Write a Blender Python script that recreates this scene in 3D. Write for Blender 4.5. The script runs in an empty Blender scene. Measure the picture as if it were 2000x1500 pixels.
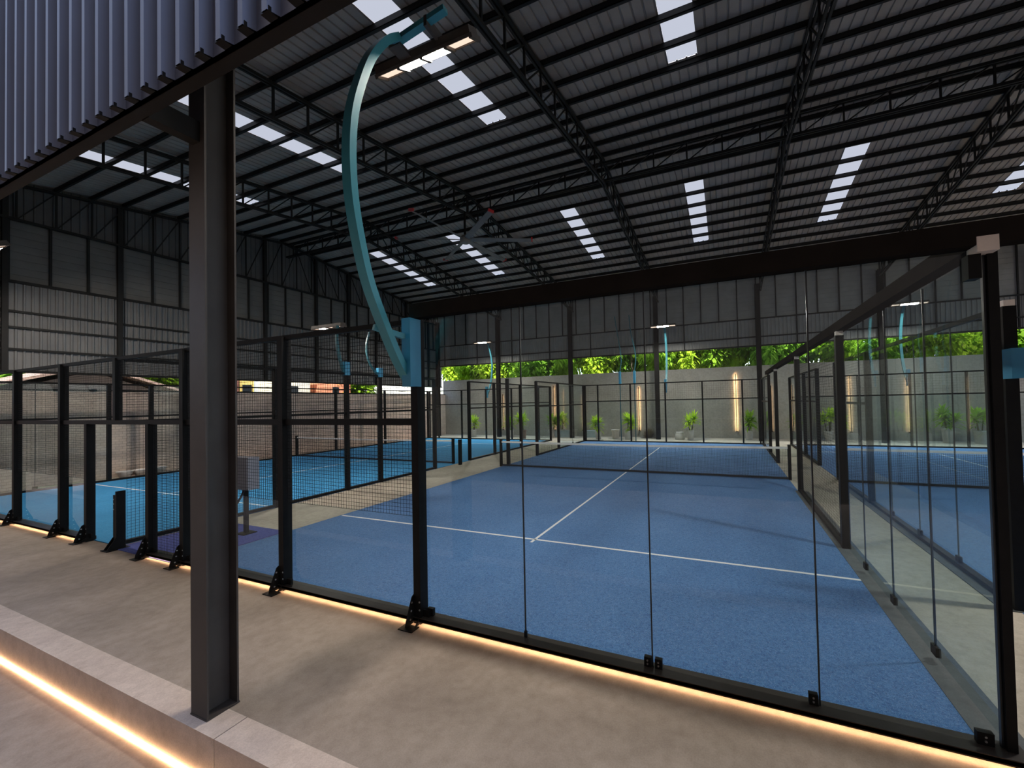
import bpy, math, random
from mathutils import Vector, Matrix
random.seed(7)
D = bpy.data
SC = bpy.context.scene
COL = SC.collection
PI = math.pi

# ---------------------------------------------------------------- camera
F_PX, YAW, PITCH, ROLL = 755.63, -0.3790, 0.0180, -0.0220
CAM = (8.314, -3.264, 2.510)
PPX, PPY = 1118.2, 770.4


def cam_axes():
    cy, sy = math.cos(YAW), math.sin(YAW)
    f = Vector((sy * math.cos(PITCH), cy * math.cos(PITCH), math.sin(PITCH)))
    r = Vector((cy, -sy, 0.0))
    u = r.cross(f)
    return (r * math.cos(ROLL) + u * math.sin(ROLL)), (-r * math.sin(ROLL) + u * math.cos(ROLL)), f


cd = D.cameras.new('camera')
cam = D.objects.new('camera', cd)
COL.objects.link(cam)
r_, u_, f_ = cam_axes()
M = Matrix.Identity(4)
for i in range(3):
    M[i][0], M[i][1], M[i][2], M[i][3] = r_[i], u_[i], -f_[i], CAM[i]
cam.matrix_world = M
cd.sensor_fit = 'HORIZONTAL'
cd.sensor_width = 36.0
cd.lens = F_PX / 2000.0 * 36.0
cd.shift_x = (1000 - PPX) / 2000.0
cd.shift_y = (PPY - 750) / 2000.0
cd.clip_end = 300
SC.camera = cam

# ---------------------------------------------------------------- world, sun, exposure
W = D.worlds.new('world')
SC.world = W
W.use_nodes = True
wn = W.node_tree
wn.nodes.clear()
sky = wn.nodes.new('ShaderNodeTexSky')
sky.sky_type = 'NISHITA'
sky.sun_disc = False
sky.sun_elevation = math.radians(62)
sky.sun_rotation = math.radians(10)
sky.air_density = 0.8
sky.dust_density = 3.0
bg = wn.nodes.new('ShaderNodeBackground')
bg.inputs['Strength'].default_value = 0.72
wo = wn.nodes.new('ShaderNodeOutputWorld')
wn.links.new(sky.outputs[0], bg.inputs[0])
wn.links.new(bg.outputs[0], wo.inputs[0])

sl = D.lights.new('sun', 'SUN')
sl.energy = 13.0
sl.angle = math.radians(0.6)
sl.color = (1.0, 0.95, 0.86)
sun = D.objects.new('sun', sl)
COL.objects.link(sun)
sun.rotation_euler = Vector((-0.35, 0.55, -0.85)).to_track_quat('-Z', 'Y').to_euler()

vs = SC.view_settings
SC.display_settings.display_device = 'sRGB'
vs.view_transform = 'Standard'
vs.look = 'None'
vs.exposure = 0.40
vs.gamma = 1.0
vs.use_curve_mapping = False
cy_ = SC.cycles
cy_.max_bounces = 8
cy_.diffuse_bounces = 4
cy_.glossy_bounces = 4
cy_.transparent_max_bounces = 40
cy_.use_denoising = True
cy_.sample_clamp_indirect = 4.0
cy_.caustics_reflective = False
cy_.caustics_refractive = False


# ---------------------------------------------------------------- materials
def mat(name, col, rough=0.6, metal=0.0, spec=0.5):
    m = D.materials.new(name)
    m.use_nodes = True
    b = m.node_tree.nodes['Principled BSDF']
    b.inputs['Base Color'].default_value = (*col, 1)
    b.inputs['Roughness'].default_value = rough
    b.inputs['Metallic'].default_value = metal
    b.inputs['Specular IOR Level'].default_value = spec
    return m


def ramp(nt, fac, stops):
    r = nt.nodes.new('ShaderNodeValToRGB')
    e = r.color_ramp.elements
    while len(e) < len(stops):
        e.new(0.5)
    for el, (p, c) in zip(e, stops):
        el.position = p
        el.color = (*c, 1)
    nt.links.new(fac, r.inputs[0])
    return r.outputs[0]


def coords(nt, scale=(1, 1, 1), kind='Position'):
    g = nt.nodes.new('ShaderNodeNewGeometry')
    mp = nt.nodes.new('ShaderNodeMapping')
    mp.inputs['Scale'].default_value = scale
    nt.links.new(g.outputs[kind], mp.inputs[0])
    return mp.outputs[0]


def noise(nt, vec, scale, detail=4, rough=0.6, dist=0.0):
    n = nt.nodes.new('ShaderNodeTexNoise')
    n.inputs['Scale'].default_value = scale
    n.inputs['Detail'].default_value = detail
    n.inputs['Roughness'].default_value = rough
    n.inputs['Distortion'].default_value = dist
    nt.links.new(vec, n.inputs['Vector'])
    return n.outputs['Fac']


def mix(nt, a, b, fac, mode='MIX'):
    m = nt.nodes.new('ShaderNodeMix')
    m.data_type = 'RGBA'
    m.blend_type = mode
    for s, v in ((0, fac), (6, a), (7, b)):
        if isinstance(v, (int, float)):
            m.inputs[s].default_value = v
        elif isinstance(v, tuple):
            m.inputs[s].default_value = (*v, 1)
        else:
            nt.links.new(v, m.inputs[s])
    return m.outputs[2]


def bump(nt, b, h, strength, dist=0.01):
    bp = nt.nodes.new('ShaderNodeBump')
    bp.inputs['Strength'].default_value = strength
    bp.inputs['Distance'].default_value = dist
    nt.links.new(h, bp.inputs['Height'])
    nt.links.new(bp.outputs[0], b.inputs['Normal'])


def mottled(name, c1, c2, scale, rough=0.6, metal=0.0, detail=4, stretch=(1, 1, 1), bmp=0.0, spec=0.5):
    m = mat(name, c1, rough, metal, spec)
    nt = m.node_tree
    b = nt.nodes['Principled BSDF']
    n = noise(nt, coords(nt, stretch), scale, detail)
    nt.links.new(ramp(nt, n, [(0.3, c1), (0.72, c2)]), b.inputs['Base Color'])
    if bmp:
        bump(nt, b, n, bmp)
    return m


def concrete(name, c1, c2, scale=0.9, joints=0.0, rough=0.75):
    m = mat(name, c1, rough, 0, 0.35)
    nt = m.node_tree
    b = nt.nodes['Principled BSDF']
    v = coords(nt)
    n1 = noise(nt, v, scale, 8, 0.62, 0.6)
    n2 = noise(nt, v, 9.0, 5, 0.6)
    n3 = noise(nt, v, 90.0, 2, 0.5)
    base = ramp(nt, n1, [(0.28, c1), (0.72, c2)])
    stain = ramp(nt, n2, [(0.25, (0.72, 0.70, 0.68)), (0.6, (1.0, 1.0, 1.0))])
    col = mix(nt, base, stain, 0.75, 'MULTIPLY')
    col = mix(nt, col, ramp(nt, n3, [(0.35, (0.82, 0.82, 0.82)), (0.65, (1.08, 1.08, 1.08))]), 0.5, 'MULTIPLY')
    nt.links.new(col, b.inputs['Base Color'])
    bump(nt, b, n2, 0.12)
    return m


def glow(name, col, strength):
    m = D.materials.new(name)
    m.use_nodes = True
    nt = m.node_tree
    nt.nodes.clear()
    e = nt.nodes.new('ShaderNodeEmission')
    e.inputs[0].default_value = (*col, 1)
    e.inputs[1].default_value = strength
    o = nt.nodes.new('ShaderNodeOutputMaterial')
    nt.links.new(e.outputs[0], o.inputs[0])
    return m


def glass_mat(name, tint):
    m = D.materials.new(name)
    m.use_nodes = True
    nt = m.node_tree
    nt.nodes.clear()
    t = nt.nodes.new('ShaderNodeBsdfTransparent')
    t.inputs[0].default_value = (*tint, 1)
    g = nt.nodes.new('ShaderNodeBsdfGlossy')
    g.inputs['Roughness'].default_value = 0.0
    g.inputs['Color'].default_value = (0.9, 0.95, 0.97, 1)
    fr = nt.nodes.new('ShaderNodeFresnel')
    fr.inputs[0].default_value = 1.5
    ge = nt.nodes.new('ShaderNodeNewGeometry')
    s = nt.nodes.new('ShaderNodeMath')
    s.operation = 'SUBTRACT'
    s.inputs[0].default_value = 1.0
    nt.links.new(ge.outputs['Backfacing'], s.inputs[1])
    mu = nt.nodes.new('ShaderNodeMath')
    mu.operation = 'MULTIPLY'
    nt.links.new(fr.outputs[0], mu.inputs[0])
    nt.links.new(s.outputs[0], mu.inputs[1])
    mx = nt.nodes.new('ShaderNodeMixShader')
    nt.links.new(mu.outputs[0], mx.inputs[0])
    nt.links.new(t.outputs[0], mx.inputs[1])
    nt.links.new(g.outputs[0], mx.inputs[2])
    o = nt.nodes.new('ShaderNodeOutputMaterial')
    nt.links.new(mx.outputs[0], o.inputs[0])
    return m


def leaf_mat(name, c1, c2, trans=0.5):
    m = D.materials.new(name)
    m.use_nodes = True
    nt = m.node_tree
    nt.nodes.clear()
    n = noise(nt, coords(nt), 1.7, 3)
    c = ramp(nt, n, [(0.3, c1), (0.7, c2)])
    d = nt.nodes.new('ShaderNodeBsdfDiffuse')
    t = nt.nodes.new('ShaderNodeBsdfTranslucent')
    mx = nt.nodes.new('ShaderNodeMixShader')
    mx.inputs[0].default_value = trans
    nt.links.new(c, d.inputs[0])
    nt.links.new(c, t.inputs[0])
    nt.links.new(d.outputs[0], mx.inputs[1])
    nt.links.new(t.outputs[0], mx.inputs[2])
    o = nt.nodes.new('ShaderNodeOutputMaterial')
    nt.links.new(mx.outputs[0], o.inputs[0])
    return m


def turf_mat(name, c0, c1, c2):
    m = mat(name, c0, 0.85, 0, 0.15)
    nt = m.node_tree
    b = nt.nodes['Principled BSDF']
    v = coords(nt)
    n1 = noise(nt, v, 34, 4, 0.75, 1.2)
    n2 = noise(nt, v, 0.5, 4, 0.55, 0.4)
    n3 = noise(nt, v, 75, 2, 0.6, 3.0)
    col = ramp(nt, n1, [(0.36, c0), (0.60, c1)])
    fl = ramp(nt, n3, [(0.59, (0, 0, 0)), (0.67, (0.85, 0.85, 0.85))])
    col = mix(nt, col, c2, fl)
    col = mix(nt, col, ramp(nt, n2, [(0.3, (0.86, 0.88, 0.9)), (0.7, (1.1, 1.08, 1.06))]), 1.0, 'MULTIPLY')
    nt.links.new(col, b.inputs['Base Color'])
    bump(nt, b, n1, 0.5)
    return m


def brick_mat(name, c1, c2, mortar, scale, axes='YZ'):
    m = mat(name, c1, 0.85, 0, 0.2)
    nt = m.node_tree
    b = nt.nodes['Principled BSDF']
    g = nt.nodes.new('ShaderNodeNewGeometry')
    sp = nt.nodes.new('ShaderNodeSeparateXYZ')
    cb = nt.nodes.new('ShaderNodeCombineXYZ')
    nt.links.new(g.outputs['Position'], sp.inputs[0])
    nt.links.new(sp.outputs[axes[0]], cb.inputs[0])
    nt.links.new(sp.outputs[axes[1]], cb.inputs[1])
    bt = nt.nodes.new('ShaderNodeTexBrick')
    bt.inputs['Color1'].default_value = (*c1, 1)
    bt.inputs['Color2'].default_value = (*c2, 1)
    bt.inputs['Mortar'].default_value = (*mortar, 1)
    bt.inputs['Scale'].default_value = scale
    bt.inputs['Mortar Size'].default_value = 0.02
    nt.links.new(cb.outputs[0], bt.inputs['Vector'])
    n = noise(nt, coords(nt), 1.3, 6, 0.65)
    col = mix(nt, bt.outputs[0], ramp(nt, n, [(0.3, (0.7, 0.7, 0.72)), (0.7, (1.1, 1.08, 1.05))]), 1.0, 'MULTIPLY')
    nt.links.new(col, b.inputs['Base Color'])
    return m


BLACK = mottled('black_powder_coat', (0.005, 0.005, 0.0052), (0.009, 0.0086, 0.0085), 6, 0.55, spec=0.15)
STEEL = mottled('dark_grey_paint', (0.007, 0.0066, 0.0062), (0.012, 0.011, 0.0102), 3, 0.6, spec=0.14)
COLUMN = mottled('charcoal_column_paint', (0.046, 0.038, 0.033), (0.062, 0.053, 0.047), 2.5, 0.5, spec=0.3)
TRUSS = mottled('truss_paint', (0.012, 0.0115, 0.011), (0.020, 0.019, 0.018), 2.0, 0.6, spec=0.25)
ROOFM = mottled('roof_sheet_underside', (0.265, 0.226, 0.198), (0.345, 0.295, 0.258), 1.2, 0.6)
CLADV = mottled('grey_wall_sheet', (0.13, 0.13, 0.133), (0.175, 0.172, 0.168), 1.5, 0.5)
CLADB = mottled('far_wall_sheet', (0.20, 0.195, 0.19), (0.26, 0.253, 0.245), 1.5, 0.55)
CLADH = mottled('beige_grey_wall_panel', (0.125, 0.121, 0.114), (0.165, 0.159, 0.15), 1.5, 0.6)
CLADD = mottled('dark_gable_sheet', (0.10, 0.10, 0.105), (0.14, 0.14, 0.145), 1.5, 0.55)
FASCIA = mottled('slate_blue_sheet', (0.056, 0.064, 0.098), (0.104, 0.118, 0.170), 1.0, 0.38, 0.25, 5, (1, 1, 0.25))
DECK = concrete('trowelled_concrete', (0.255, 0.205, 0.162), (0.395, 0.325, 0.264), 0.8)
ALLEY = concrete('pale_concrete', (0.40, 0.36, 0.29), (0.52, 0.47, 0.38), 0.7)
KERB = concrete('kerb_concrete', (0.52, 0.42, 0.345), (0.64, 0.53, 0.445), 1.6)
REAR = concrete('grey_render', (0.31, 0.29, 0.26), (0.44, 0.415, 0.37), 0.55, 0, 0.85)
TURF = turf_mat('blue_turf', (0.046, 0.118, 0.285), (0.098, 0.225, 0.455), (0.36, 0.48, 0.66))
TURF2 = turf_mat('sunlit_blue_turf', (0.024, 0.19, 0.40), (0.048, 0.28, 0.54), (0.20, 0.42, 0.6))  # the blue turf again, brightened in colour as sunlight on the left court
TURF3 = turf_mat('violet_blue_turf', (0.055, 0.070, 0.25), (0.090, 0.115, 0.36), (0.3, 0.33, 0.55))
WHITE = mottled('white_paint', (0.70, 0.71, 0.72), (0.82, 0.82, 0.82), 30, 0.6)
BAND = mottled('white_net_band', (0.72, 0.70, 0.67), (0.80, 0.78, 0.75), 20, 0.7)
NETM = mat('black_net_cord', (0.012, 0.014, 0.020), 0.8)
GLASS = glass_mat('clear_tempered_glass', (0.90, 0.945, 0.95))
SEAM = mat('dark_glass_edge', (0.010, 0.014, 0.018), 0.3)
CAPM = mottled('pale_cap_plastic', (0.66, 0.58, 0.51), (0.75, 0.67, 0.60), 12, 0.55)
RAIL = mottled('brown_black_rail_paint', (0.026, 0.021, 0.018), (0.040, 0.033, 0.028), 5, 0.5, spec=0.3)
BEAM = mottled('matt_dark_beam_paint', (0.016, 0.014, 0.0125), (0.023, 0.020, 0.018), 3, 0.9, spec=0.0)
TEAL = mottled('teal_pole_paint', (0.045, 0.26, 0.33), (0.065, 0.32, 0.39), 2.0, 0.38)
TEALD = mottled('dimmed_teal_pole_paint', (0.018, 0.10, 0.13), (0.028, 0.13, 0.16), 2.0, 0.5)  # the teal darkened in colour to dim poles close to the lamps
BLUEP = mottled('blue_sleeve_paint', (0.03, 0.23, 0.40), (0.045, 0.28, 0.46), 2.0, 0.38)
GALV = mottled('galvanised_bolt', (0.42, 0.42, 0.41), (0.55, 0.54, 0.52), 30, 0.4, 0.9)
LAMPB = mottled('lamp_housing_bronze', (0.055, 0.042, 0.034), (0.085, 0.066, 0.054), 8, 0.5)
FANM = mottled('fan_aluminium', (0.13, 0.125, 0.12), (0.18, 0.172, 0.165), 3, 0.5, 0.1)
REDM = mat('red_tip_plastic', (0.45, 0.02, 0.02), 0.5)
BOXM = mottled('grey_cabinet_paint', (0.16, 0.17, 0.20), (0.20, 0.21, 0.24), 4, 0.5)
POTW = mottled('white_pot_glaze', (0.50, 0.47, 0.44), (0.62, 0.59, 0.55), 5, 0.6)
POTB = mottled('brown_pot_clay', (0.20, 0.10, 0.065), (0.27, 0.145, 0.095), 6, 0.8)
SOIL = mottled('dark_soil', (0.03, 0.022, 0.016), (0.06, 0.045, 0.03), 30, 0.95)
STEMM = mottled('plant_stem', (0.08, 0.07, 0.035), (0.13, 0.11, 0.055), 14, 0.9)
BARK = mottled('tree_bark', (0.07, 0.05, 0.035), (0.13, 0.10, 0.07), 6, 0.95, bmp=0.4)
PLEAF = leaf_mat('plant_leaf', (0.34, 0.54, 0.03), (0.52, 0.70, 0.06), 0.35)
PLEAF2 = leaf_mat('dark_plant_leaf', (0.20, 0.38, 0.025), (0.32, 0.52, 0.045), 0.3)
TLEAF = [leaf_mat('tree_leaf_light', (0.34, 0.50, 0.035), (0.56, 0.68, 0.07), 0.6),
         leaf_mat('tree_leaf_mid', (0.20, 0.38, 0.03), (0.40, 0.58, 0.06), 0.6),
         leaf_mat('tree_leaf_dark', (0.10, 0.24, 0.025), (0.24, 0.42, 0.045), 0.55)]
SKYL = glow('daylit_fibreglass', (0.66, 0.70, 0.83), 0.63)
LEDW = glow('warm_led', (1.0, 0.60, 0.34), 26.0)
BARW = {k: glow('warm_bar_led_%s' % n, (1.0, 0.56, 0.27), v) for k, n, v in ((1, 'faint', 7.0), (2, 'soft', 13.0), (3, 'strong', 24.0), (4, 'bright', 42.0))}
LEDK = glow('warm_kerb_led', (1.0, 0.60, 0.31), 85.0)
LENSB = glow('bright_lamp_lens', (1.0, 0.90, 0.80), 760.0)
LENSM = glow('medium_lamp_lens', (1.0, 0.90, 0.80), 850.0)
LENSD = glow('dim_lamp_lens', (1.0, 0.74, 0.58), 0.85)
HWALL = mottled('house_wall_render', (0.28, 0.26, 0.235), (0.36, 0.33, 0.30), 1.5, 0.9)
HROOF = brick_mat('house_roof_tile', (0.33, 0.24, 0.20), (0.40, 0.29, 0.25), (0.15, 0.11, 0.10), 4, 'XY')
ORANGE = mottled('orange_render', (0.55, 0.20, 0.11), (0.62, 0.25, 0.14), 2, 0.9)
YELLOW = mottled('yellow_render', (0.62, 0.45, 0.12), (0.70, 0.52, 0.17), 2, 0.9)
CREAM = mottled('cream_render', (0.62, 0.58, 0.46), (0.70, 0.66, 0.54), 2, 0.9)
MAROON = mottled('maroon_render', (0.16, 0.07, 0.055), (0.21, 0.09, 0.07), 2, 0.9)
LBLOCK = brick_mat('pinkish_block', (0.66, 0.52, 0.43), (0.74, 0.59, 0.49), (0.48, 0.38, 0.32), 2.6, 'YZ')
PALEB = mottled('pale_blue_block_paint', (0.33, 0.42, 0.47), (0.42, 0.50, 0.55), 3, 0.7)
STRAW = mottled('dry_brown_grass', (0.13, 0.10, 0.06), (0.20, 0.16, 0.09), 20, 0.95)
GRASS = mottled('outside_ground', (0.07, 0.09, 0.03), (0.13, 0.12, 0.06), 1.2, 0.95)


# ---------------------------------------------------------------- mesh builder
class MB:
    def __init__(s):
        s.v = []
        s.f = []

    def add(s, vs, fs):
        n = len(s.v)
        s.v += [tuple(x) for x in vs]
        s.f += [tuple(i + n for i in f) for f in fs]
        return s

    def box(s, x0, x1, y0, y1, z0, z1):
        v = [(x, y, z) for z in (z0, z1) for y in (y0, y1) for x in (x0, x1)]
        return s.add(v, [(0, 2, 3, 1), (4, 5, 7, 6), (0, 1, 5, 4), (2, 6, 7, 3), (0, 4, 6, 2), (1, 3, 7, 5)])

    def bar(s, p, q, w, h=None, up=(0, 0, 1)):
        h = h or w
        p, q = Vector(p), Vector(q)
        d = (q - p).normalized()
        up = Vector(up)
        if abs(d.dot(up)) > 0.98:
            up = Vector((0, 1, 0)) if abs(d.y) < 0.9 else Vector((1, 0, 0))
        a = d.cross(up).normalized()
        b = a.cross(d).normalized()
        v = []
        for c in (p, q):
            for i, j in ((-1, -1), (1, -1), (1, 1), (-1, 1)):
                v.append(c + a * (i * w / 2) + b * (j * h / 2))
        return s.add(v, [(3, 2, 1, 0), (4, 5, 6, 7), (0, 1, 5, 4), (1, 2, 6, 5), (2, 3, 7, 6), (3, 0, 4, 7)])

    def wire(s, p, q, r):
        p, q = Vector(p), Vector(q)
        d = (q - p).normalized()
        up = Vector((0, 0, 1)) if abs(d.z) < 0.9 else Vector((0, 1, 0))
        a = d.cross(up).normalized() * r
        b = a.cross(d).normalized() * r
        v = [c + o for c in (p, q) for o in (a, b, -a, -b)]
        return s.add(v, [(i, (i + 1) % 4, 4 + (i + 1) % 4, 4 + i) for i in range(4)])

    def tube(s, pts, r, n=10, caps=True):
        pts = [Vector(p) for p in pts]
        rs = r if isinstance(r, (list, tuple)) else [r] * len(pts)
        v = []
        ref = None
        for i, p in enumerate(pts):
            d = (pts[min(i + 1, len(pts) - 1)] - pts[max(i - 1, 0)]).normalized()
            if ref is None:
                ref = d.orthogonal().normalized()
            a = (ref - d * ref.dot(d)).normalized()
            ref = a
            b = d.cross(a)
            for k in range(n):
                t = 2 * PI * k / n
                v.append(p + (a * math.cos(t) + b * math.sin(t)) * rs[i])
        f = []
        for i in range(len(pts) - 1):
            for k in range(n):
                f.append((i * n + k, i * n + (k + 1) % n, (i + 1) * n + (k + 1) % n, (i + 1) * n + k))
        if caps:
            f.append(tuple(range(n - 1, -1, -1)))
            f.append(tuple((len(pts) - 1) * n + k for k in range(n)))
        return s.add(v, f)

    def ribbon(s, pts, w, t, side):
        """rectangular section swept along pts; side = constant width direction"""
        pts = [Vector(p) for p in pts]
        side = Vector(side)
        v = []
        for i, p in enumerate(pts):
            d = (pts[min(i + 1, len(pts) - 1)] - pts[max(i - 1, 0)]).normalized()
            nrm = d.cross(side).normalized()
            for a, b in ((-1, -1), (1, -1), (1, 1), (-1, 1)):
                v.append(p + side * (a * w / 2) + nrm * (b * t / 2))
        f = [(0, 1, 2, 3)]
        for i in range(len(pts) - 1):
            for k in range(4):
                f.append((i * 4 + k, (i + 1) * 4 + k, (i + 1) * 4 + (k + 1) % 4, i * 4 + (k + 1) % 4))
        e = (len(pts) - 1) * 4
        f.append((e + 3, e + 2, e + 1, e))
        return s.add(v, f)

    def lathe(s, c, prof, n=20):
        v = []
        for r, z in prof:
            for k in range(n):
                t = 2 * PI * k / n
                v.append((c[0] + r * math.cos(t), c[1] + r * math.sin(t), c[2] + z))
        f = []
        for i in range(len(prof) - 1):
            for k in range(n):
                f.append((i * n + k, i * n + (k + 1) % n, (i + 1) * n + (k + 1) % n, (i + 1) * n + k))
        f.append(tuple(range(n - 1, -1, -1)))
        return s.add(v, f)

    def prism(s, poly, axis, a, b):
        """poly: 2D points in the two other axes (in x,y,z order), extruded along axis"""
        def P(u, w, t):
            l = [u, w]
            l.insert(axis, t)
            return tuple(l)
        n = len(poly)
        v = [P(*p, a) for p in poly] + [P(*p, b) for p in poly]
        f = [tuple(range(n - 1, -1, -1)), tuple(range(n, 2 * n))]
        f += [(i, (i + 1) % n, n + (i + 1) % n, n + i) for i in range(n)]
        return s.add(v, f)

    def leaf(s, p, d, length, w, droop, up=Vector((0, 0, 1)), seg=3):
        """long bent blade"""
        d = Vector(d).normalized()
        side = d.cross(up)
        if side.length < 1e-3:
            side = Vector((1, 0, 0))
        side.normalize()
        p = Vector(p)
        v = []
        wid = [0.35, 1.0, 0.85, 0.05] if seg == 3 else [0.3, 0.9, 1.0, 0.7, 0.04]
        cur = p.copy()
        dd = d.copy()
        for i in range(seg + 1):
            v += [cur - side * w * wid[i] / 2, cur + side * w * wid[i] / 2]
            dd = (dd + Vector((0, 0, -droop / seg))).normalized()
            cur = cur + dd * (length / seg)
        return s.add(v, [(2 * i, 2 * i + 1, 2 * i + 3, 2 * i + 2) for i in range(seg)])

    def build(s, name, material, parent=None, label=None, loc=None, kind=None, smooth=False):
        me = D.meshes.new(name)
        o0 = Vector(loc) if loc is not None else (Vector(parent.get('_o', (0, 0, 0))) if parent else Vector((0, 0, 0)))
        me.from_pydata([tuple(Vector(x) - o0) for x in s.v], [], s.f)
        me.update()
        if smooth:
            for p in me.polygons:
                p.use_smooth = True
        me.materials.append(material)
        o = D.objects.new(name, me)
        COL.objects.link(o)
        if parent is not None:
            o.parent = parent
            o['_o'] = tuple(o0)
            org = Vector(parent.get('_o', (0, 0, 0)))
            o.location = o0 - org
        else:
            o.location = o0
            o['_o'] = tuple(o0)
        if label:
            o['label'] = label
        if kind:
            o['kind'] = kind
        return o


def thing(name, label, cat, loc=(0, 0, 0), group=None):
    o = D.objects.new(name, None)
    COL.objects.link(o)
    o.empty_display_size = 0.2
    o.location = loc
    o['_o'] = tuple(loc)
    o['label'] = label
    o['category'] = cat
    if group:
        o['group'] = group
    return o


def tag(o, label, cat, group=None, kind=None):
    o['label'] = label
    o['category'] = cat
    if group:
        o['group'] = group
    if kind:
        o['kind'] = kind
    return o


def struct(name, mb, m, label=None, parent=None, loc=None):
    return mb.build(name, m, parent, label, loc, None if parent else 'structure')


ORD = ['first', 'second', 'third', 'fourth', 'fifth', 'sixth', 'seventh', 'eighth', 'ninth', 'tenth', 'eleventh',
       'twelfth', 'thirteenth', 'fourteenth', 'fifteenth', 'sixteenth', 'seventeenth', 'eighteenth', 'nineteenth', 'twentieth', 'last']

# ---------------------------------------------------------------- dimensions (metres, from the photograph)
XL, XR = -13.0, 34.0            # hall, left gable to beyond the frame on the right
YC, YB = -1.33, 21.4            # front and back column lines
RIDGE_Y, RIDGE_Z, SLOPE = 9.9, 11.15, 0.14
EAVE_F, EAVE_B = -1.9, 21.9
FRONT = 0.20                    # front face of the court base rail
YG = 0.31                       # plane of the front glass
FAR = 19.5
H = 3.5                         # court wall height


def roof_z(y):
    return RIDGE_Z - SLOPE * abs(y - RIDGE_Y)


# ================================================================ SETTING
struct('floor', MB().box(-16, 36, -1.30, 23.0, -0.5, 0.0), DECK, 'trowelled concrete walkway in front of the courts')
struct('floor.001', MB().box(-16, 36, -8.2, -1.52, -0.6, -0.35), DECK, 'lower concrete floor before the lit kerb')
struct('trim_1', MB().box(-16, 4.62, -1.52, -1.30, -0.5, 0.004).box(4.63, 36, -1.52, -1.30, -0.5, 0.004), KERB,
       'pale concrete kerb step under the steel column')
# alleys of pale concrete between the courts
struct('floor.002', MB().box(-2.24, -0.02, 1.9, 22.7, 0.0, 0.006), ALLEY, 'pale concrete alley left of the middle court')
struct('floor.003', MB().box(10.0, 11.35, 0.36, 22.7, 0.0, 0.006), ALLEY, 'pale concrete alley right of the middle court')
struct('floor.004', MB().box(-13.3, 36, 19.75, 22.7, 0.0, 0.008), ALLEY, 'pale concrete strip before the rear wall')


def court(name, x0, m, label):
    t = struct(name, MB().box(x0, x0 + 10, FRONT + 0.12, FAR + 0.1, 0.0, 0.012), m, label)
    ln = MB()
    z0, z1 = 0.012, 0.0145
    for y in (3.05, 16.95):
        MB_ = MB().box(x0 + 0.05, x0 + 9.97, y - 0.025, y + 0.025, z0, z1)
        MB_.build('service_line', WHITE, t)
    MB().box(x0 + 4.975, x0 + 5.025, 2.9, 9.95, z0, z1).box(x0 + 4.975, x0 + 5.025, 10.05, 17.1, z0, z1).build('centre_line', WHITE, t)
    return t


court('floor_court', 0.0, TURF, 'blue turf of the middle court with white lines')
court('floor_court.001', -12.3, TURF2, 'blue turf of the left court with sunlight put into its colour')
court('floor_court.002', 11.35, TURF, 'blue turf of the right court')
struct('floor_mat', MB().box(-2.2, -0.05, FRONT + 0.02, 1.9, 0.0, 0.010), TURF3, 'violet blue turf in the alley doorway')
# unseen wall added behind the camera to block sun and sky reflections
struct('wall_light_blocker', MB().box(-30, 45, -8.6, -8.2, -0.6, 20.5), mat('light_blocker_render', (0.13, 0.112, 0.098), 0.9, 0, 0.1), 'tall unseen wall added to block sun and sky reflections')
# outside ground
struct('ground', MB().box(-60, 60, -60, 80, -0.75, -0.62), GRASS, 'ground outside the hall')

PLINTH = concrete('blue_grey_plinth', (0.085, 0.095, 0.10), (0.13, 0.14, 0.145), 1.5)
struct('trim_3', MB().box(9.93, 10.23, 0.37, 8.45, 0.0, 0.018), PLINTH, 'blue grey plinth under the right side wall of the middle court')
struct('trim_4', MB().box(11.18, 11.46, 2.7, 9.5, 0.0, 0.018), PLINTH, 'blue grey plinth under the side wall of the right court')
# rear concrete wall and left block wall
rw = MB()
xs = [-13.7 + i * 2.55 for i in range(20)]
for i in range(len(xs) - 1):
    rw.box(xs[i] + 0.004, xs[i + 1] - 0.004, 22.8, 23.05, 0, 4.45)
rw.box(xs[0], xs[-1], 22.83, 23.0, 0, 4.44)
struct('wall_rear', rw, REAR, 'grey rendered concrete garden wall behind the courts')
lw = MB().box(-13.75, -13.5, -6, 23.0, 0, 3.28)
struct('wall_garden', lw, LBLOCK, 'pinkish block garden wall along the left side')
MB().box(-13.78, -13.47, -6, 23.0, 3.28, 3.34).build('coping', STEEL, D.objects['wall_garden'])


# ---- sheet metal walls
def ribs_x(mb, x0, x1, y, z0, z1, pitch, depth, rw_, sgn):
    """vertical trapezoid ribs on a wall of constant y; ribs stand out towards sgn"""
    n = max(1, round((x1 - x0) / pitch))
    p = (x1 - x0) / n
    prof = []
    for i in range(n):
        a = x0 + i * p
        prof += [(a, 0), (a + p - rw_, 0), (a + p - rw_ * 0.75, depth), (a + p - rw_ * 0.25, depth)]
    prof.append((x1, 0))
    v = []
    for x, d in prof:
        v += [(x, y + sgn * d, z0), (x, y + sgn * d, z1)]
    mb.add(v, [(2 * i, 2 * i + 2, 2 * i + 3, 2 * i + 1) for i in range(len(prof) - 1)])


def ribs_y(mb, y0, y1, x, z0, z1f, pitch, depth, rw_, sgn):
    n = max(1, round((y1 - y0) / pitch))
    p = (y1 - y0) / n
    prof = []
    for i in range(n):
        a = y0 + i * p
        prof += [(a, 0), (a + p - rw_, 0), (a + p - rw_ * 0.75, depth), (a + p - rw_ * 0.25, depth)]
    prof.append((y1, 0))
    v = []
    for y, d in prof:
        z1 = z1f(y) if callable(z1f) else z1f
        v += [(x + sgn * d, y, z0), (x + sgn * d, y, z1)]
    mb.add(v, [(2 * i, 2 * i + 2, 2 * i + 3, 2 * i + 1) for i in range(len(prof) - 1)])


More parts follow.
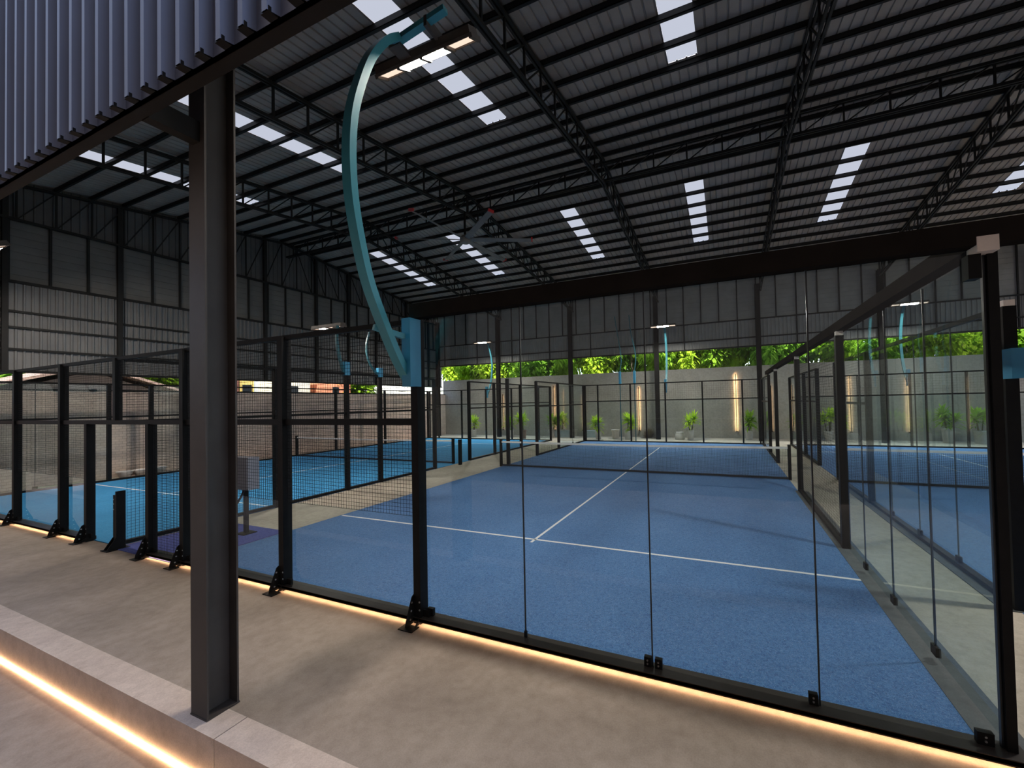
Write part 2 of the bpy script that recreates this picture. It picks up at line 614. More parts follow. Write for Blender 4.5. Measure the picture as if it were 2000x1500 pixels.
def hpanel(mb, axis, a0, a1, c, z0, z1, pitch, sgn, g=0.012):
    """horizontal board-like sheets: thin grooves every pitch"""
    n = round((z1 - z0) / pitch)
    p = (z1 - z0) / n
    prof = []
    for i in range(n):
        z = z0 + i * p
        prof += [(z, 0), (z + p - 0.035, 0), (z + p - 0.03, -g), (z + p - 0.005, -g)]
    prof.append((z1, 0))
    v = []
    for z, d in prof:
        if axis == 'y':
            v += [(c + sgn * d, a0, z), (c + sgn * d, a1, z)]
        else:
            v += [(a0, c + sgn * d, z), (a1, c + sgn * d, z)]
    mb.add(v, [(2 * i, 2 * i + 2, 2 * i + 3, 2 * i + 1) for i in range(len(prof) - 1)])


# left gable wall, in three bands, with its framing as parts
LX = -13.12
w = MB()
ribs_y(w, EAVE_F, EAVE_B, LX, 3.88, 6.8, 0.165, 0.045, 0.07, 1)
wl = struct('wall_left', w, CLADV, 'grey ribbed sheet wall of the left gable')
w = MB()
hpanel(w, 'y', EAVE_F, EAVE_B, LX, 6.8, 8.8, 0.25, 1)
w.build('panel_band', CLADH, wl)
w = MB()
ribs_y(w, EAVE_F, EAVE_B, LX - 0.05, 8.8, lambda y: roof_z(y) + 0.155, 0.2, 0.03, 0.05, 1)
w.build('gable_band', CLADD, wl)
for z in (4.60, 5.31, 5.83):
    MB().box(LX + 0.03, LX + 0.09, EAVE_F, EAVE_B, z - 0.035, z + 0.035).build('girt', TRUSS, wl)
MB().box(LX + 0.02, LX + 0.10, EAVE_F, EAVE_B, 6.75, 6.84).build('girt', TRUSS, wl)
MB().box(LX + 0.02, LX + 0.10, EAVE_F, EAVE_B, 3.84, 3.92).build('girt', TRUSS, wl)
for y in (1.47, 4.0, 6.5, 9.0, 11.6, 13.6, 15.6, 18.2, 20.4):
    MB().box(LX + 0.02, LX + 0.16, y - 0.06, y + 0.06, 3.88, roof_z(y) - 0.02).build('gable_post', TRUSS, wl)
y = 0.70
while y < 21:
    MB().box(LX + 0.01, LX + 0.07, y - 0.03, y + 0.03, 6.8, 8.8).build('panel_stud', TRUSS, wl)
    y += 0.845

# back wall above the opening
BY = 21.55
w = MB()
ribs_x(w, XL - 0.1, XR, BY, 5.5, 7.1, 0.2, 0.03, 0.06, -1)
wb = struct('wall_back', w, CLADB, 'grey ribbed sheet wall above the far opening')
w = MB()
hpanel(w, 'x', XL - 0.1, XR, BY, 7.1, 9.7, 0.25, -1)
w.build('panel_band', CLADB, wb)
for z in (6.02, 7.08):
    MB().box(XL, XR, BY - 0.09, BY - 0.03, z - 0.035, z + 0.035).build('girt', TRUSS, wb)
MB().box(XL, XR, BY - 0.09, BY - 0.02, 5.46, 5.54).build('girt', TRUSS, wb)
x = -12.4
while x < 30:
    MB().box(x - 0.03, x + 0.03, BY - 0.07, BY - 0.01, 5.5 if round((x + 12.4) / 1.02) % 3 == 0 else 7.1, 9.6).build('panel_stud', TRUSS, wb)
    x += 1.02

# front fascia above the eave beam
w = MB()
ribs_x(w, -13.2, XR, -1.86, 4.72, 9.68, 0.2185, 0.06, 0.09, -1)
wf = struct('wall_front', w, FASCIA, 'slate blue ribbed fascia sheet above the front eave beam')
wv = MB()
n = round((XR + 13.2) / 0.2185)
pp = (XR + 13.2) / n
for i in range(n):
    a = -13.2 + (i + 1) * pp - 0.05
    if a < 12:
        wv.box(a - 0.035, a + 0.035, -1.915, -1.865, 4.715, 4.745)
wv.build('rib_closure', BLACK, wf, kind='stuff')

# ---- roof sheets with real openings for the skylights
SKY_N = [(-9.50, -8.85), (-4.15, -3.47), (1.90, 2.60), (7.20, 7.88), (13.05, 13.73), (18.9, 19.6)]
SKY_F = [(-9.80, -9.10), (-4.60, -3.90), (1.68, 2.38), (7.00, 7.70), (12.30, 13.00), (18.20, 18.88)]
YN0, YN1 = 1.15, 6.42
YF0, YF1 = 12.25, 16.85
rf = MB()


def roof_strip(x0, x1, ya, yb):
    v = []
    r = 0.05
    for x, d in ((x0, 0), (x1 - r, 0), (x1 - r * 0.75, 0.03), (x1 - r * 0.25, 0.03), (x1, 0)):
        v += [(x, ya, roof_z(ya) + 0.14 + d), (x, yb, roof_z(yb) + 0.14 + d)]
    rf.add(v, [(2 * i, 2 * i + 1, 2 * i + 3, 2 * i + 2) for i in range(4)])


for sk, (ya, yb), (ha, hb) in ((SKY_N, (EAVE_F, RIDGE_Y), (YN0, YN1)), (SKY_F, (RIDGE_Y, EAVE_B), (YF0, YF1))):
    edges = [XL - 0.45] + [e for s in sk for e in s] + [XR]
    for i in range(len(edges) - 1):
        n = max(1, round((edges[i + 1] - edges[i]) / 0.23))
        p = (edges[i + 1] - edges[i]) / n
        for k in range(n):
            x0, x1 = edges[i] + k * p, edges[i] + (k + 1) * p
            if i % 2 == 1:
                roof_strip(x0, x1, ya, ha)
                roof_strip(x0, x1, hb, yb)
            else:
                roof_strip(x0, x1, ya, yb)
struct('ceiling', rf, ROOFM, 'dark ribbed roof sheeting seen from below')
k = 1
for sk, (ha, hb), nm in ((SKY_N, (YN0, YN1), 'near'), (SKY_F, (YF0, YF1), 'far')):
    for i, (a, b) in enumerate(sk):
        m = MB()
        n = 3
        p = (b - a) / n
        for j in range(n):
            v = []
            for x, d in ((a + j * p, 0), (a + (j + 1) * p - 0.05, 0), (a + (j + 1) * p - 0.037, 0.03), (a + (j + 1) * p - 0.013, 0.03), (a + (j + 1) * p, 0)):
                v += [(x, ha, roof_z(ha) + 0.142 + d), (x, hb, roof_z(hb) + 0.142 + d)]
            m.add(v, [(2 * q, 2 * q + 1, 2 * q + 3, 2 * q + 2) for q in range(4)])
        o = m.build('window_%d' % k, SKYL, None, 'milky skylight sheet, %s from the left on the %s roof slope' % (ORD[i], nm), None, 'structure')
        k += 1

struct('trim_2', MB().add([(XL - 0.45, 9.55, roof_z(9.55) + 0.18), (XR, 9.55, roof_z(9.55) + 0.18), (XR, 9.9, RIDGE_Z + 0.19), (XL - 0.45, 9.9, RIDGE_Z + 0.19), (XR, 10.25, roof_z(10.25) + 0.18), (XL - 0.45, 10.25, roof_z(10.25) + 0.18)],
       [(0, 1, 2, 3), (3, 2, 4, 5)]), ROOFM, 'folded ridge cap over the roof sheets')
# ================================================================ ROOF FRAME (things)
# purlins
PY = sorted([RIDGE_Y - 0.12 - 0.81 * i for i in range(15)] + [RIDGE_Y + 0.62 + 0.805 * i for i in range(15)])
nn = [y for y in PY if y < RIDGE_Y][::-1]
ff = [y for y in PY if y > RIDGE_Y]
for seq, nm in ((nn, 'near'), (ff, 'far')):
    for i, y in enumerate(seq):
        z = roof_z(y)
        m = MB().box(XL - 0.1, XR, y - 0.035, y + 0.035, z, z + 0.012).box(XL - 0.1, XR, y - 0.035, y - 0.025, z, z + 0.135).box(
            XL - 0.1, XR, y - 0.035, y + 0.035, z + 0.123, z + 0.135)
        o = m.build('roof_purlin', TRUSS, loc=(4.3, y, z))
        tag(o, 'dark steel purlin, %s down from the ridge on the %s roof slope' % (ORD[i], nm), 'purlin', 'roof purlins')

TX = [-13.0, -7.1, -1.35, 4.42, 10.25, 15.9, 21.8]
TLAB = ['dark lattice truss against the left gable wall', 'dark roof truss, first one right of the gable wall',
        'dark roof truss above the ceiling fan', 'dark roof truss over the middle court, in line with the near column',
        'dark roof truss rising from the right side of the middle court', 'dark roof truss at the upper right over the right court',
        'dark roof truss at the far right edge of the hall']


def truss(x, label):
    t = thing('roof_truss', label, 'truss', (x, RIDGE_Y, RIDGE_Z), 'main roof trusses')
    dz = 0.87
    e0, e1 = YC, YB
    gable = x < -12
    zb = (lambda y: 8.82) if gable else (lambda y: roof_z(y) - dz)
    zt = lambda y: roof_z(y) - 0.04
    tc = MB()
    bc = MB()
    for a, b in ((e0, RIDGE_Y), (RIDGE_Y, e1)):
        for o in (-0.045, 0.045):
            tc.bar((x + o, a, zt(a)), (x + o, b, zt(b)), 0.05, 0.075)
            bc.bar((x + o, a, zb(a)), (x + o, b, zb(b)), 0.05, 0.075)
    tc.build('top_chord', TRUSS, t)
    bc.build('bottom_chord', TRUSS, t)
    pts = [e0] + [y for y in PY if e0 + 0.3 < y < e1 - 0.3] + [e1]
    for i, y in enumerate(pts):
        MB().bar((x, y, zb(y)), (x, y, zt(y)), 0.045, 0.045).build('web_post', TRUSS, t)
        if i + 1 < len(pts):
            y2 = pts[i + 1]
            if y < RIDGE_Y:
                MB().bar((x, y, zb(y)), (x, y2, zt(y2)), 0.032).build('web_brace', TRUSS, t)
            else:
                MB().bar((x, y, zt(y)), (x, y2, zb(y2)), 0.032).build('web_brace', TRUSS, t)
    return t


for x, l in zip(TX, TLAB):
    truss(x, l)

# longitudinal ridge truss
t = thing('ridge_truss', 'long dark lattice truss running under the roof ridge', 'truss', (4.4, 10.05, 10.5))
y = 10.05
z0, z1 = 10.42, 11.06
tc = MB()
bc = MB()
for o in (-0.045, 0.045):
    tc.box(XL, XR - 2, y + o - 0.02, y + o + 0.02, z1 - 0.04, z1 + 0.04)
    bc.box(XL, XR - 2, y + o - 0.02, y + o + 0.02, z0 - 0.04, z0 + 0.04)
tc.build('top_chord', TRUSS, t)
bc.build('bottom_chord', TRUSS, t)
x = XL + 0.5
i = 0
while x < XR - 3:
    MB().bar((x, y, z0), (x, y, z1), 0.045).build('web_post', TRUSS, t)
    MB().bar((x, y, z0), (x + 1.1, y, z1), 0.032).build('web_brace', TRUSS, t)
    x += 1.1

# eave beam and near column
eb = thing('eave_beam', 'long dark steel eave beam under the blue fascia', 'beam', (4.26, -1.79, 4.74))
MB().box(-13.1, XR, -1.84, -1.745, 4.74, 4.76).box(-13.1, XR, -1.84, -1.82, 4.74, 5.0).box(-13.1, XR, -1.84, -1.745, 4.98, 5.0).build('beam_section', STEEL, eb)
for x in (-7.1, -1.35, 4.26, 10.2):
    MB().box(x - 0.05, x + 0.05, -1.75, -1.445, 4.73, 4.90).build('tie_bracket', STEEL, eb)


def i_column(x, y, z0, z1, label, m, w=0.225, d=0.22, tf=0.014):
    t = thing('steel_column', label, 'column', (x, y, z0), 'hall columns')
    MB().box(x - w / 2, x + w / 2, y - d / 2, y - d / 2 + tf, z0 + 0.012, z1).build('front_flange', m, t)
    MB().box(x - w / 2, x + w / 2, y + d / 2 - tf, y + d / 2, z0 + 0.012, z1).build('back_flange', m, t)
    MB().box(x - 0.006, x + 0.006, y - d / 2 + tf, y + d / 2 - tf, z0 + 0.012, z1).build('web_plate', m, t)
    MB().box(x - w / 2 - 0.004, x + w / 2 + 0.004, y - d / 2 - 0.004, y + d / 2 + 0.004, z0, z0 + 0.012).build('base_plate', m, t)
    return t


i_column(4.26, -1.335, 0.004, roof_z(-1.33) - 0.85, 'large charcoal steel column on the kerb in the foreground', COLUMN)
CX = [-13.0, -7.4, -1.6, 4.26, 10.1, 15.9, 21.8]
CL = ['dark column in the far left corner of the hall', 'dark far column seen above the left end of the middle net',
      'dark far column between the two wall lights left of the palms', 'dark far column behind the round dry shrub',
      'dark far column right of the brightest wall light', 'dark far column behind the right court net',
      'dark far column at the right edge']
for x, l in zip(CX, CL):
    i_column(x, 21.38, 0.0, roof_z(21.4) - 0.5, l, STEEL, 0.26, 0.24)


# ================================================================ COURT WALLS
def mesh_xz(x0, x1, y, z0, z1, p=0.046, r=0.0021):
    m = MB()
    n = max(1, round((x1 - x0) / p))
    for i in range(n + 1):
        x = x0 + (x1 - x0) * i / n
        m.wire((x, y, z0), (x, y, z1), r)
    n = max(1, round((z1 - z0) / p))
    for i in range(n + 1):
        z = z0 + (z1 - z0) * i / n
        m.wire((x0, y + 0.004, z), (x1, y + 0.004, z), r)
    return m


def mesh_yz(y0, y1, x, z0, z1, p=0.046, r=0.0021):
    m = MB()
    n = max(1, round((y1 - y0) / p))
    for i in range(n + 1):
        y = y0 + (y1 - y0) * i / n
        m.wire((x, y, z0), (x, y, z1), r)
    n = max(1, round((z1 - z0) / p))
    for i in range(n + 1):
        z = z0 + (z1 - z0) * i / n
        m.wire((x + 0.004, y0, z), (x + 0.004, y1, z), r)
    return m


def post(t, x, y, z1, z0=0.0, w=0.10, d=0.12, foot=True, name='post'):
    m = MB().box(x - w / 2, x + w / 2, y - d / 2, y + d / 2, z0, z1)
    p = m.build(name, BLACK, t)
    if foot:
        yf = y - d / 2
        g = MB().prism([(yf - 0.002, 0.012), (yf - 0.13, 0.012), (yf - 0.12, 0.07), (yf - 0.03, 0.31), (yf - 0.002, 0.33)], 0, x - w / 2 - 0.004, x - w / 2 + 0.006)
        g.box(x - 0.12, x + 0.08, yf - 0.17, yf - 0.055, 0.002, 0.012)
        g.prism([(yf - 0.002, 0.012), (yf - 0.09, 0.012), (yf - 0.002, 0.10)], 0, x + w / 2 - 0.010, x + w / 2)
        g.box(x + w / 2, x + w / 2 + 0.085, y - 0.02, y + 0.01, 0.07, 0.15)
        g.build('foot_bracket', BLACK, p)
        b = MB()
        for zz, yy in ((0.07, -0.05), (0.16, -0.035), (0.25, -0.025)):
            b.tube([(x - w / 2 - 0.012, yf + yy - 0.01, zz), (x - w / 2 + 0.01, yf + yy - 0.01, zz)], 0.011, 6)
            b.tube([(x + w / 2 - 0.014, yf - 0.004, zz), (x + w / 2 - 0.014, yf + 0.01, zz)], 0.011, 6)
        b.build('bolt', GALV, p)
    return p


def pane_x(t, x0, x1, y, z0, z1):
    return MB().box(x0, x1, y - 0.006, y + 0.006, z0, z1).build('glass_pane', GLASS, t)


def pane_y(t, y0, y1, x, z0, z1):
    return MB().box(x - 0.006, x + 0.006, y0, y1, z0, z1).build('glass_pane', GLASS, t)


def base_rail_x(t, x0, x1, y=FRONT):
    return MB().box(x0, x1, y, y + 0.17, 0.046, 0.075).box(x0, x1, y, y + 0.012, 0.036, 0.082).box(x0, x1, y + 0.08, y + 0.17, 0.0, 0.046).build('base_rail', RAIL, t)


# --- middle court, front: mesh part
PZ = YG - 0.03
fm = thing('mesh_fence', 'black mesh fence at the front left of the middle court', 'fence', (2.5, FRONT, 0), 'mesh fences')
base_rail_x(fm, -1.0, 4.9)
for x in (0.07, 2.55):
    post(fm, x, PZ, H)
post(fm, 4.95, PZ, H)
post(fm, -1.0, PZ, 2.28)
MB().box(-1.0, 4.93, PZ - 0.03, PZ + 0.03, H - 0.04, H + 0.02).build('top_rail', BLACK, fm)
MB().box(-1.0, 4.93, PZ - 0.03, PZ + 0.03, 2.27, 2.35).build('middle_rail', BLACK, fm)
for a, b in ((0.13, 2.49), (2.61, 4.89)):
    mesh_xz(a, b, PZ, 1.2, 2.27).build('mesh_panel', BLACK, fm)
    mesh_xz(a, b, PZ, 2.35, H - 0.04).build('mesh_panel', BLACK, fm)
    pane_x(fm, a, b, PZ + 0.03, 0.075, 1.2)
mesh_xz(-0.94, 0.01, PZ, 0.08, 2.27).build('mesh_panel', BLACK, fm)
mesh_xz(-2.15, 0.01, PZ, 2.35, H - 0.04).build('mesh_panel', BLACK, fm)
MB().box(-0.94, 0.01, PZ + 0.02, PZ + 0.05, 0.02, 0.06).build('kick_rail', BLACK, fm)

# --- middle court, front: glass part
gf = thing('glass_wall', 'front glass wall of the middle court between lamp post and corner post', 'glass wall', (7.5, FRONT, 0), 'glass walls')
base_rail_x(gf, 4.9, 10.12)
GX = [5.02, 6.31, 7.62, 8.93, 10.0]
for i in range(4):
    pane_x(gf, GX[i] + 0.004, GX[i + 1] - 0.004, YG, 0.072, H + 0.02)
for x in GX[1:4]:
    MB().box(x - 0.006, x + 0.006, YG - 0.007, YG + 0.007, 0.07, H + 0.02).build('glass_seam', SEAM, gf)
pc = MB().box(10.015, 10.071, 0.28, 0.36, 0, H).build('post', BLACK, gf)
MB().box(9.998, 10.012, YG - 0.008, YG + 0.02, 0.07, H).build('edge_strip', SEAM, pc)
MB().box(9.93, 10.045, PZ - 0.075, PZ + 0.05, H - 0.03, H + 0.075).build('post_cap', CAPM, gf, 'pale cap on the corner post')
MB().box(9.90, 9.97, PZ - 0.03, PZ + 0.05, H - 0.20, H - 0.03).build('top_bracket', BLACK, gf)
MB().box(4.9, 11.5, PZ - 0.07, PZ + 0.05, H + 0.02, H + 0.185).build('top_beam', BEAM, gf)


def clamp(t, x, y, z=0.075, s=0.062):
    c = MB().box(x - s, x + s * 0.0 + 0.002, y - 0.02, y + 0.02, z, z + 0.085).build('clamp', BLACK, t)
    b = MB()
    for zz in (0.028, 0.058):
        b.tube([(x - s / 2, y - 0.026, z + zz), (x - s / 2, y - 0.019, z + zz)], 0.008, 6)
    b.build('bolt', GALV, c)


clamp(gf, 7.608, YG)
clamp(gf, 7.706, YG)
clamp(gf, 8.916, YG)
clamp(gf, 9.955, YG, s=0.09)
clamp(gf, 5.11, YG, s=0.08)
MB().box(6.295, 6.325, YG - 0.01, YG + 0.01, 0.07, 0.14).build('clamp', SEAM, gf)

# --- left court, front
fl = thing('mesh_fence', 'black mesh fence along the front of the left court at the left edge', 'fence', (-7.5, FRONT, 0), 'mesh fences')
base_rail_x(fl, -12.4, -3.3)
for x in (-4.46, -6.86, -9.26, -11.66):
    post(fl, x, PZ, H)
post(fl, -3.29, PZ, 2.28)
MB().box(-2.24, -2.14, PZ - 0.05, PZ + 0.05, 2.35, H).build('upper_post', BLACK, fl)
MB().box(-12.4, -1.0, PZ - 0.03, PZ + 0.03, H - 0.04, H + 0.02).build('top_rail', BLACK, fl)
MB().box(-12.4, -1.0, PZ - 0.03, PZ + 0.03, 2.27, 2.35).build('middle_rail', BLACK, fl)
for a, b in ((-4.40, -3.35), (-6.8, -4.52), (-9.2, -6.92), (-11.6, -9.32)):
    mesh_xz(a, b, PZ, 1.2, 2.27).build('mesh_panel', BLACK, fl)
    pane_x(fl, a, b, PZ + 0.03, 0.075, 1.2)
for a, b in ((-4.40, -2.25), (-6.8, -4.52), (-9.2, -6.92), (-11.6, -9.32)):
    mesh_xz(a, b, PZ, 2.35, H - 0.04).build('mesh_panel', BLACK, fl)

sp = thing('stub_post', 'short black steel post standing in the open doorway', 'post', (-2.12, PZ, 0))
MB().box(-2.18, -2.06, PZ - 0.06, PZ + 0.06, 0.012, 0.98).build('post_body', BLACK, sp)
MB().box(-2.10, -2.06, PZ - 0.06, PZ + 0.06, 0.98, 1.05).build('post_tip', BLACK, sp)
g = MB()
for s_ in (-1, 1):
    g.prism([(PZ - 0.06, 0.014), (PZ - 0.18, 0.014), (PZ - 0.06, 0.22)], 0, -2.12 + s_ * 0.055 - 0.006, -2.12 + s_ * 0.055 + 0.006)
g.box(-2.24, -2.0, PZ - 0.2, PZ + 0.1, 0.0, 0.014)
g.build('foot_bracket', BLACK, sp)
b = MB()
for zz in (0.72, 0.82, 0.9):
    b.tube([(-2.15, PZ - 0.066, zz), (-2.15, PZ - 0.05, zz)], 0.012, 6)
b.build('bolt', GALV, sp)


# --- side fences
def side_fence(x, label, posts, mesh_spans, glass_spans, mid=True, caps=(), beam=None, stub=None, pitch=0.055, rails=None, y0=0.4, y1=FAR, zmesh0=0.08, cat='fence', nm='mesh_fence', grp='mesh fences'):
    t = thing(nm, label, cat, (x, (y0 + y1) / 2, 0), grp)
    for y in posts:
        p = post(t, x, y, H, foot=False, w=0.12, d=0.10)
        if y in caps:
            MB().box(x - 0.05, x + 0.05, y - 0.05, y + 0.05, H - 0.01, H + 0.07).build('post_cap', CAPM, t, 'pale cap on a side post')
    for a, b in (rails if rails is not None else [(y0, y1)]):
        MB().box(x - 0.05, x + 0.05, a, b, 0.012, 0.075).build('base_rail', BLACK, t)
        if beam is None:
            MB().box(x - 0.03, x + 0.03, a, b, H - 0.04, H + 0.02).build('top_rail', BLACK, t)
        if mid:
            MB().box(x - 0.025, x + 0.025, a, b, 2.28, 2.34).build('middle_rail', BLACK, t)
    for a, b in mesh_spans:
        mesh_yz(a, b, x, zmesh0, H - 0.04, pitch).build('mesh_panel', BLACK, t)
    for ys in glass_spans:
        for i in range(len(ys) - 1):
            pane_y(t, ys[i] + 0.004, ys[i + 1] - 0.004, x, 0.07, H)
            if i:
                MB().box(x - 0.008, x + 0.008, ys[i] - 0.006, ys[i] + 0.006, 0.07, H).build('glass_seam', SEAM, t)
                MB().box(x - 0.02, x + 0.02, ys[i] - 0.05, ys[i] + 0.05, 0.075, 0.16).build('clamp', BLACK, t)
    if beam:
        MB().box(x - 0.05, x + 0.09, beam[0], beam[1], H + 0.07, H + 0.22).build('top_beam', BEAM, t)
    return t


side_fence(10.06, 'side glass wall at the right front corner of the middle court', [4.29], [], [[0.40, 1.36, 2.33, 3.31, 4.23]], mid=False, caps=(4.29,), beam=(0.36, 4.35), y1=4.3, rails=[],
           cat='glass wall', nm='glass_wall', grp='glass walls')
side_fence(10.06, 'dark mesh fence on the right side of the middle court near the net', [8.45, 13.3, 15.9], [(4.35, 8.4)], [], mid=False, caps=(8.45, 13.3), beam=(4.35, 17.0), rails=[(4.35, 8.45), (13.3, 15.9)], y0=4.35, y1=15.9)
side_fence(10.06, 'side glass wall at the far right corner of the middle court', [FAR], [], [[15.95, 17.1, 18.3, FAR - 0.06]], y0=15.95,
           cat='glass wall', nm='glass_wall', grp='glass walls')
side_fence(11.36, 'glass side wall of the right court beyond the pale alley', [2.77, 7.6], [], [[2.83, 4.0, 5.2, 6.4, 7.55]], mid=False, caps=(2.77,), y0=2.8, y1=7.6,
           cat='glass wall', nm='glass_wall', grp='glass walls')
side_fence(11.36, 'mesh fence along the far part of the right court side', [10.4, 13.0, 15.6, FAR], [(7.65, 10.3), (13.05, 15.5)], [[15.65, 17.6, FAR - 0.06]], rails=[(7.6, 10.4), (13.0, FAR)], y0=7.6, pitch=0.07)
side_fence(-0.02, 'slim posts and rails on the far left side of the middle court', [10.45, 13.03, 15.55, FAR], [(13.1, 15.5)], [[15.6, 17.55, FAR - 0.06]], rails=[(13.0, FAR)], y0=10.4, pitch=0.07)
sf = side_fence(-2.33, 'black mesh fence on the right side of the left court behind the pale alley', [3.07, 5.05, 6.25, 8.8, 11.0, 13.0, 15.6, FAR],
                [(0.45, 3.0), (3.12, 5.0), (5.1, 6.2), (6.3, 8.75), (13.05, 15.55)], [[15.65, 17.6, FAR - 0.06]], rails=[(0.42, 8.8), (11.0, FAR)])
post(sf, -1.95, 9.85, 1.05, foot=False, name='gate_stub')
side_fence(-12.36, 'dark frame fence on the left side of the left court before the block wall', [3.5, 4.6, 7.0, 9.6, 12.2, 15.6, FAR], [(9.65, 12.15)],
           [[0.45, 1.9, 3.45], [4.65, 6.95]], y0=0.4, pitch=0.08)


# --- far walls
def far_wall(x0, label):
    t = thing('glass_wall', label, 'glass wall', (x0 + 5, FAR, 0), 'glass walls')
    xs_ = [x0 + 0.07, x0 + 0.9, x0 + 2.95, x0 + 5, x0 + 7.05, x0 + 9.1, x0 + 9.93]
    for i, x in enumerate(xs_):
        MB().box(x - 0.04, x + 0.04, FAR + 0.02, FAR + 0.12, 0, H).build('post', BLACK, t)
    MB().box(x0, x0 + 10, FAR + 0.03, FAR + 0.09, H - 0.05, H + 0.01).build('top_rail', BLACK, t)
    MB().box(x0, x0 + 10, FAR + 0.03, FAR + 0.08, 2.45, 2.51).build('middle_rail', BLACK, t)
    MB().box(x0, x0 + 10, FAR - 0.02, FAR + 0.1, 0.012, 0.07).build('base_rail', BLACK, t)
    for i in range(5):
        pane_x(t, x0 + 2 * i + 0.004, x0 + 2 * i + 1.996, FAR, 0.07, 2.45)
    mesh_xz(x0 + 0.05, x0 + 9.95, FAR + 0.06, 2.51, H - 0.05, 0.12, 0.002).build('mesh_panel', BLACK, t)


far_wall(0.0, 'far glass wall of the middle court before the palms')
far_wall(-12.3, 'far glass wall of the left court')
far_wall(11.35, 'far glass wall of the right court')


# ================================================================ NETS
def net(x0, x1, label):
    t = thing('court_net', label, 'net', ((x0 + x1) / 2, 10, 0), 'court nets')
    for x in (x0, x1):
        MB().box(x - 0.04, x + 0.04, 9.95, 10.05, 0, 1.06).build('net_post', BLACK if x > x0 else STEEL, t)
    n = 40
    zt = lambda x: 1.0 - 0.035 * math.sin(PI * (x - x0) / (x1 - x0))
    b = MB()
    c = MB()
    v = []
    w_ = []
    for i in range(n + 1):
        x = x0 + 0.04 + (x1 - x0 - 0.08) * i / n
        for dy, dz in ((-0.012, -0.065), (-0.012, 0), (0.012, 0), (0.012, -0.065)):
            v.append((x, 10 + dy, zt(x) + dz))
            w_.append((x, 10 + dy, 0.075 + dz + 0.01))
    fs = [(4 * i + k, 4 * i + 4 + k, 4 * i + 4 + (k + 1) % 4, 4 * i + (k + 1) % 4) for i in range(n) for k in range(4)]
    b.add(v, fs).build('white_band', BAND, t)
    c.add(w_, fs).build('bottom_band', NETM, t)
    m = MB()
    x = x0 + 0.06
    while x < x1 - 0.05:
        m.wire((x, 10, 0.05), (x, 10, zt(x) - 0.06), 0.0026)
        x += 0.045
    k = 0
    while 0.06 + k * 0.045 < 0.92:
        z = 0.06 + k * 0.045
        m.wire((x0 + 0.05, 10.003, z), (x1 - 0.05, 10.003, z), 0.0026)
        k += 1
    m.build('net_mesh', NETM, t)
    return t


net(-0.08, 10.02, 'white banded net across the middle court')
net(-12.3, -2.42, 'white banded net across the left court behind the mesh')
net(11.42, 21.3, 'white banded net across the right court')


# ================================================================ FLOODLIGHTS
def lamp_head(t, cx, cy, cz, length, bright, tilt=0.45, w=0.2, body=0.09, lens=None):
    """row of four flood lamps on a bar along x; faces tilt towards +y"""
    ct, st = math.cos(tilt), math.sin(tilt)

    def L(x, a, b):                     # a along face width, b along face normal (down)
        return (cx + x, cy + a * ct + b * st, cz + a * st - b * ct)
    n = 4
    p = length / n
    hb = MB()
    v = [L(x, a, b) for b in (-body, 0.0) for a in (-w / 2 * 0.8 if b < 0 else -w / 2, w / 2 * 0.8 if b < 0 else w / 2) for x in (-length / 2, length / 2)]
    hb.add(v, [(0, 1, 3, 2), (4, 6, 7, 5), (0, 4, 5, 1), (2, 3, 7, 6), (0, 2, 6, 4), (1, 5, 7, 3)])
    h = hb.build('lamp_housing', LAMPB, t)
    fr = MB()
    for i in range(n + 1):
        x = -length / 2 + i * p
        q = [L(x + dx, a, b) for b in (-0.01, 0.035) for a in (-w / 2, w / 2) for dx in (-0.022, 0.022)]
        fr.add(q, [(0, 1, 3, 2), (4, 6, 7, 5), (0, 4, 5, 1), (2, 3, 7, 6), (0, 2, 6, 4), (1, 5, 7, 3)])
    for a in (-w / 2, w / 2):
        q = [L(x, a + da, b) for b in (-0.01, 0.02) for da in (-0.008, 0.008) for x in (-length / 2, length / 2)]
        fr.add(q, [(0, 1, 3, 2), (4, 6, 7, 5), (0, 4, 5, 1), (2, 3, 7, 6), (0, 2, 6, 4), (1, 5, 7, 3)])
    fr.build('lens_frame', LAMPB, h)
    for i in range(n):
        x = -length / 2 + i * p
        le = MB().add([L(x + 0.022, -w / 2 + 0.008, 0.004), L(x + p - 0.022, -w / 2 + 0.008, 0.004), L(x + p - 0.022, w / 2 - 0.008, 0.004), L(x + 0.022, w / 2 - 0.008, 0.004)], [(0, 3, 2, 1)])
        le.build('lamp_lens', (lens or LENSB) if i in bright else LENSD, h)
    return h


def flood_pole(x, y, zb, label, path, top, head=None, w=0.115, tk=0.075, sleeve=0.78, group='floodlight poles'):
    t = thing('floodlight_pole', label, 'floodlight', (x, y, zb), group)
    MB().box(x - 0.062, x + 0.062, y - 0.082, y + 0.082, zb, zb + sleeve).build('pole_sleeve', BLUEP, t)
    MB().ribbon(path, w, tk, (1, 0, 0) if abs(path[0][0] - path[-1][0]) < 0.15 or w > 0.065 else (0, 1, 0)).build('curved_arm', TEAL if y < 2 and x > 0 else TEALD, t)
    if top:
        MB().bar(top[0], top[1], 0.075, 0.06).build('cross_arm', TEAL, t)
    if head:
        lamp_head(t, *head)
    return t


def spline(pts, n=10):
    out = []
    P = [Vector(p) for p in pts]
    for i in range(len(P) - 1):
        a, b, c, d = P[max(i - 1, 0)], P[i], P[i + 1], P[min(i + 2, len(P) - 1)]
        for k in range(n):
            s = k / n
            out.append(0.5 * ((2 * b) + (c - a) * s + (2 * a - 5 * b + 4 * c - d) * s * s + (3 * b - a - 3 * c + d) * s ** 3))
    out.append(P[-1])
    return out


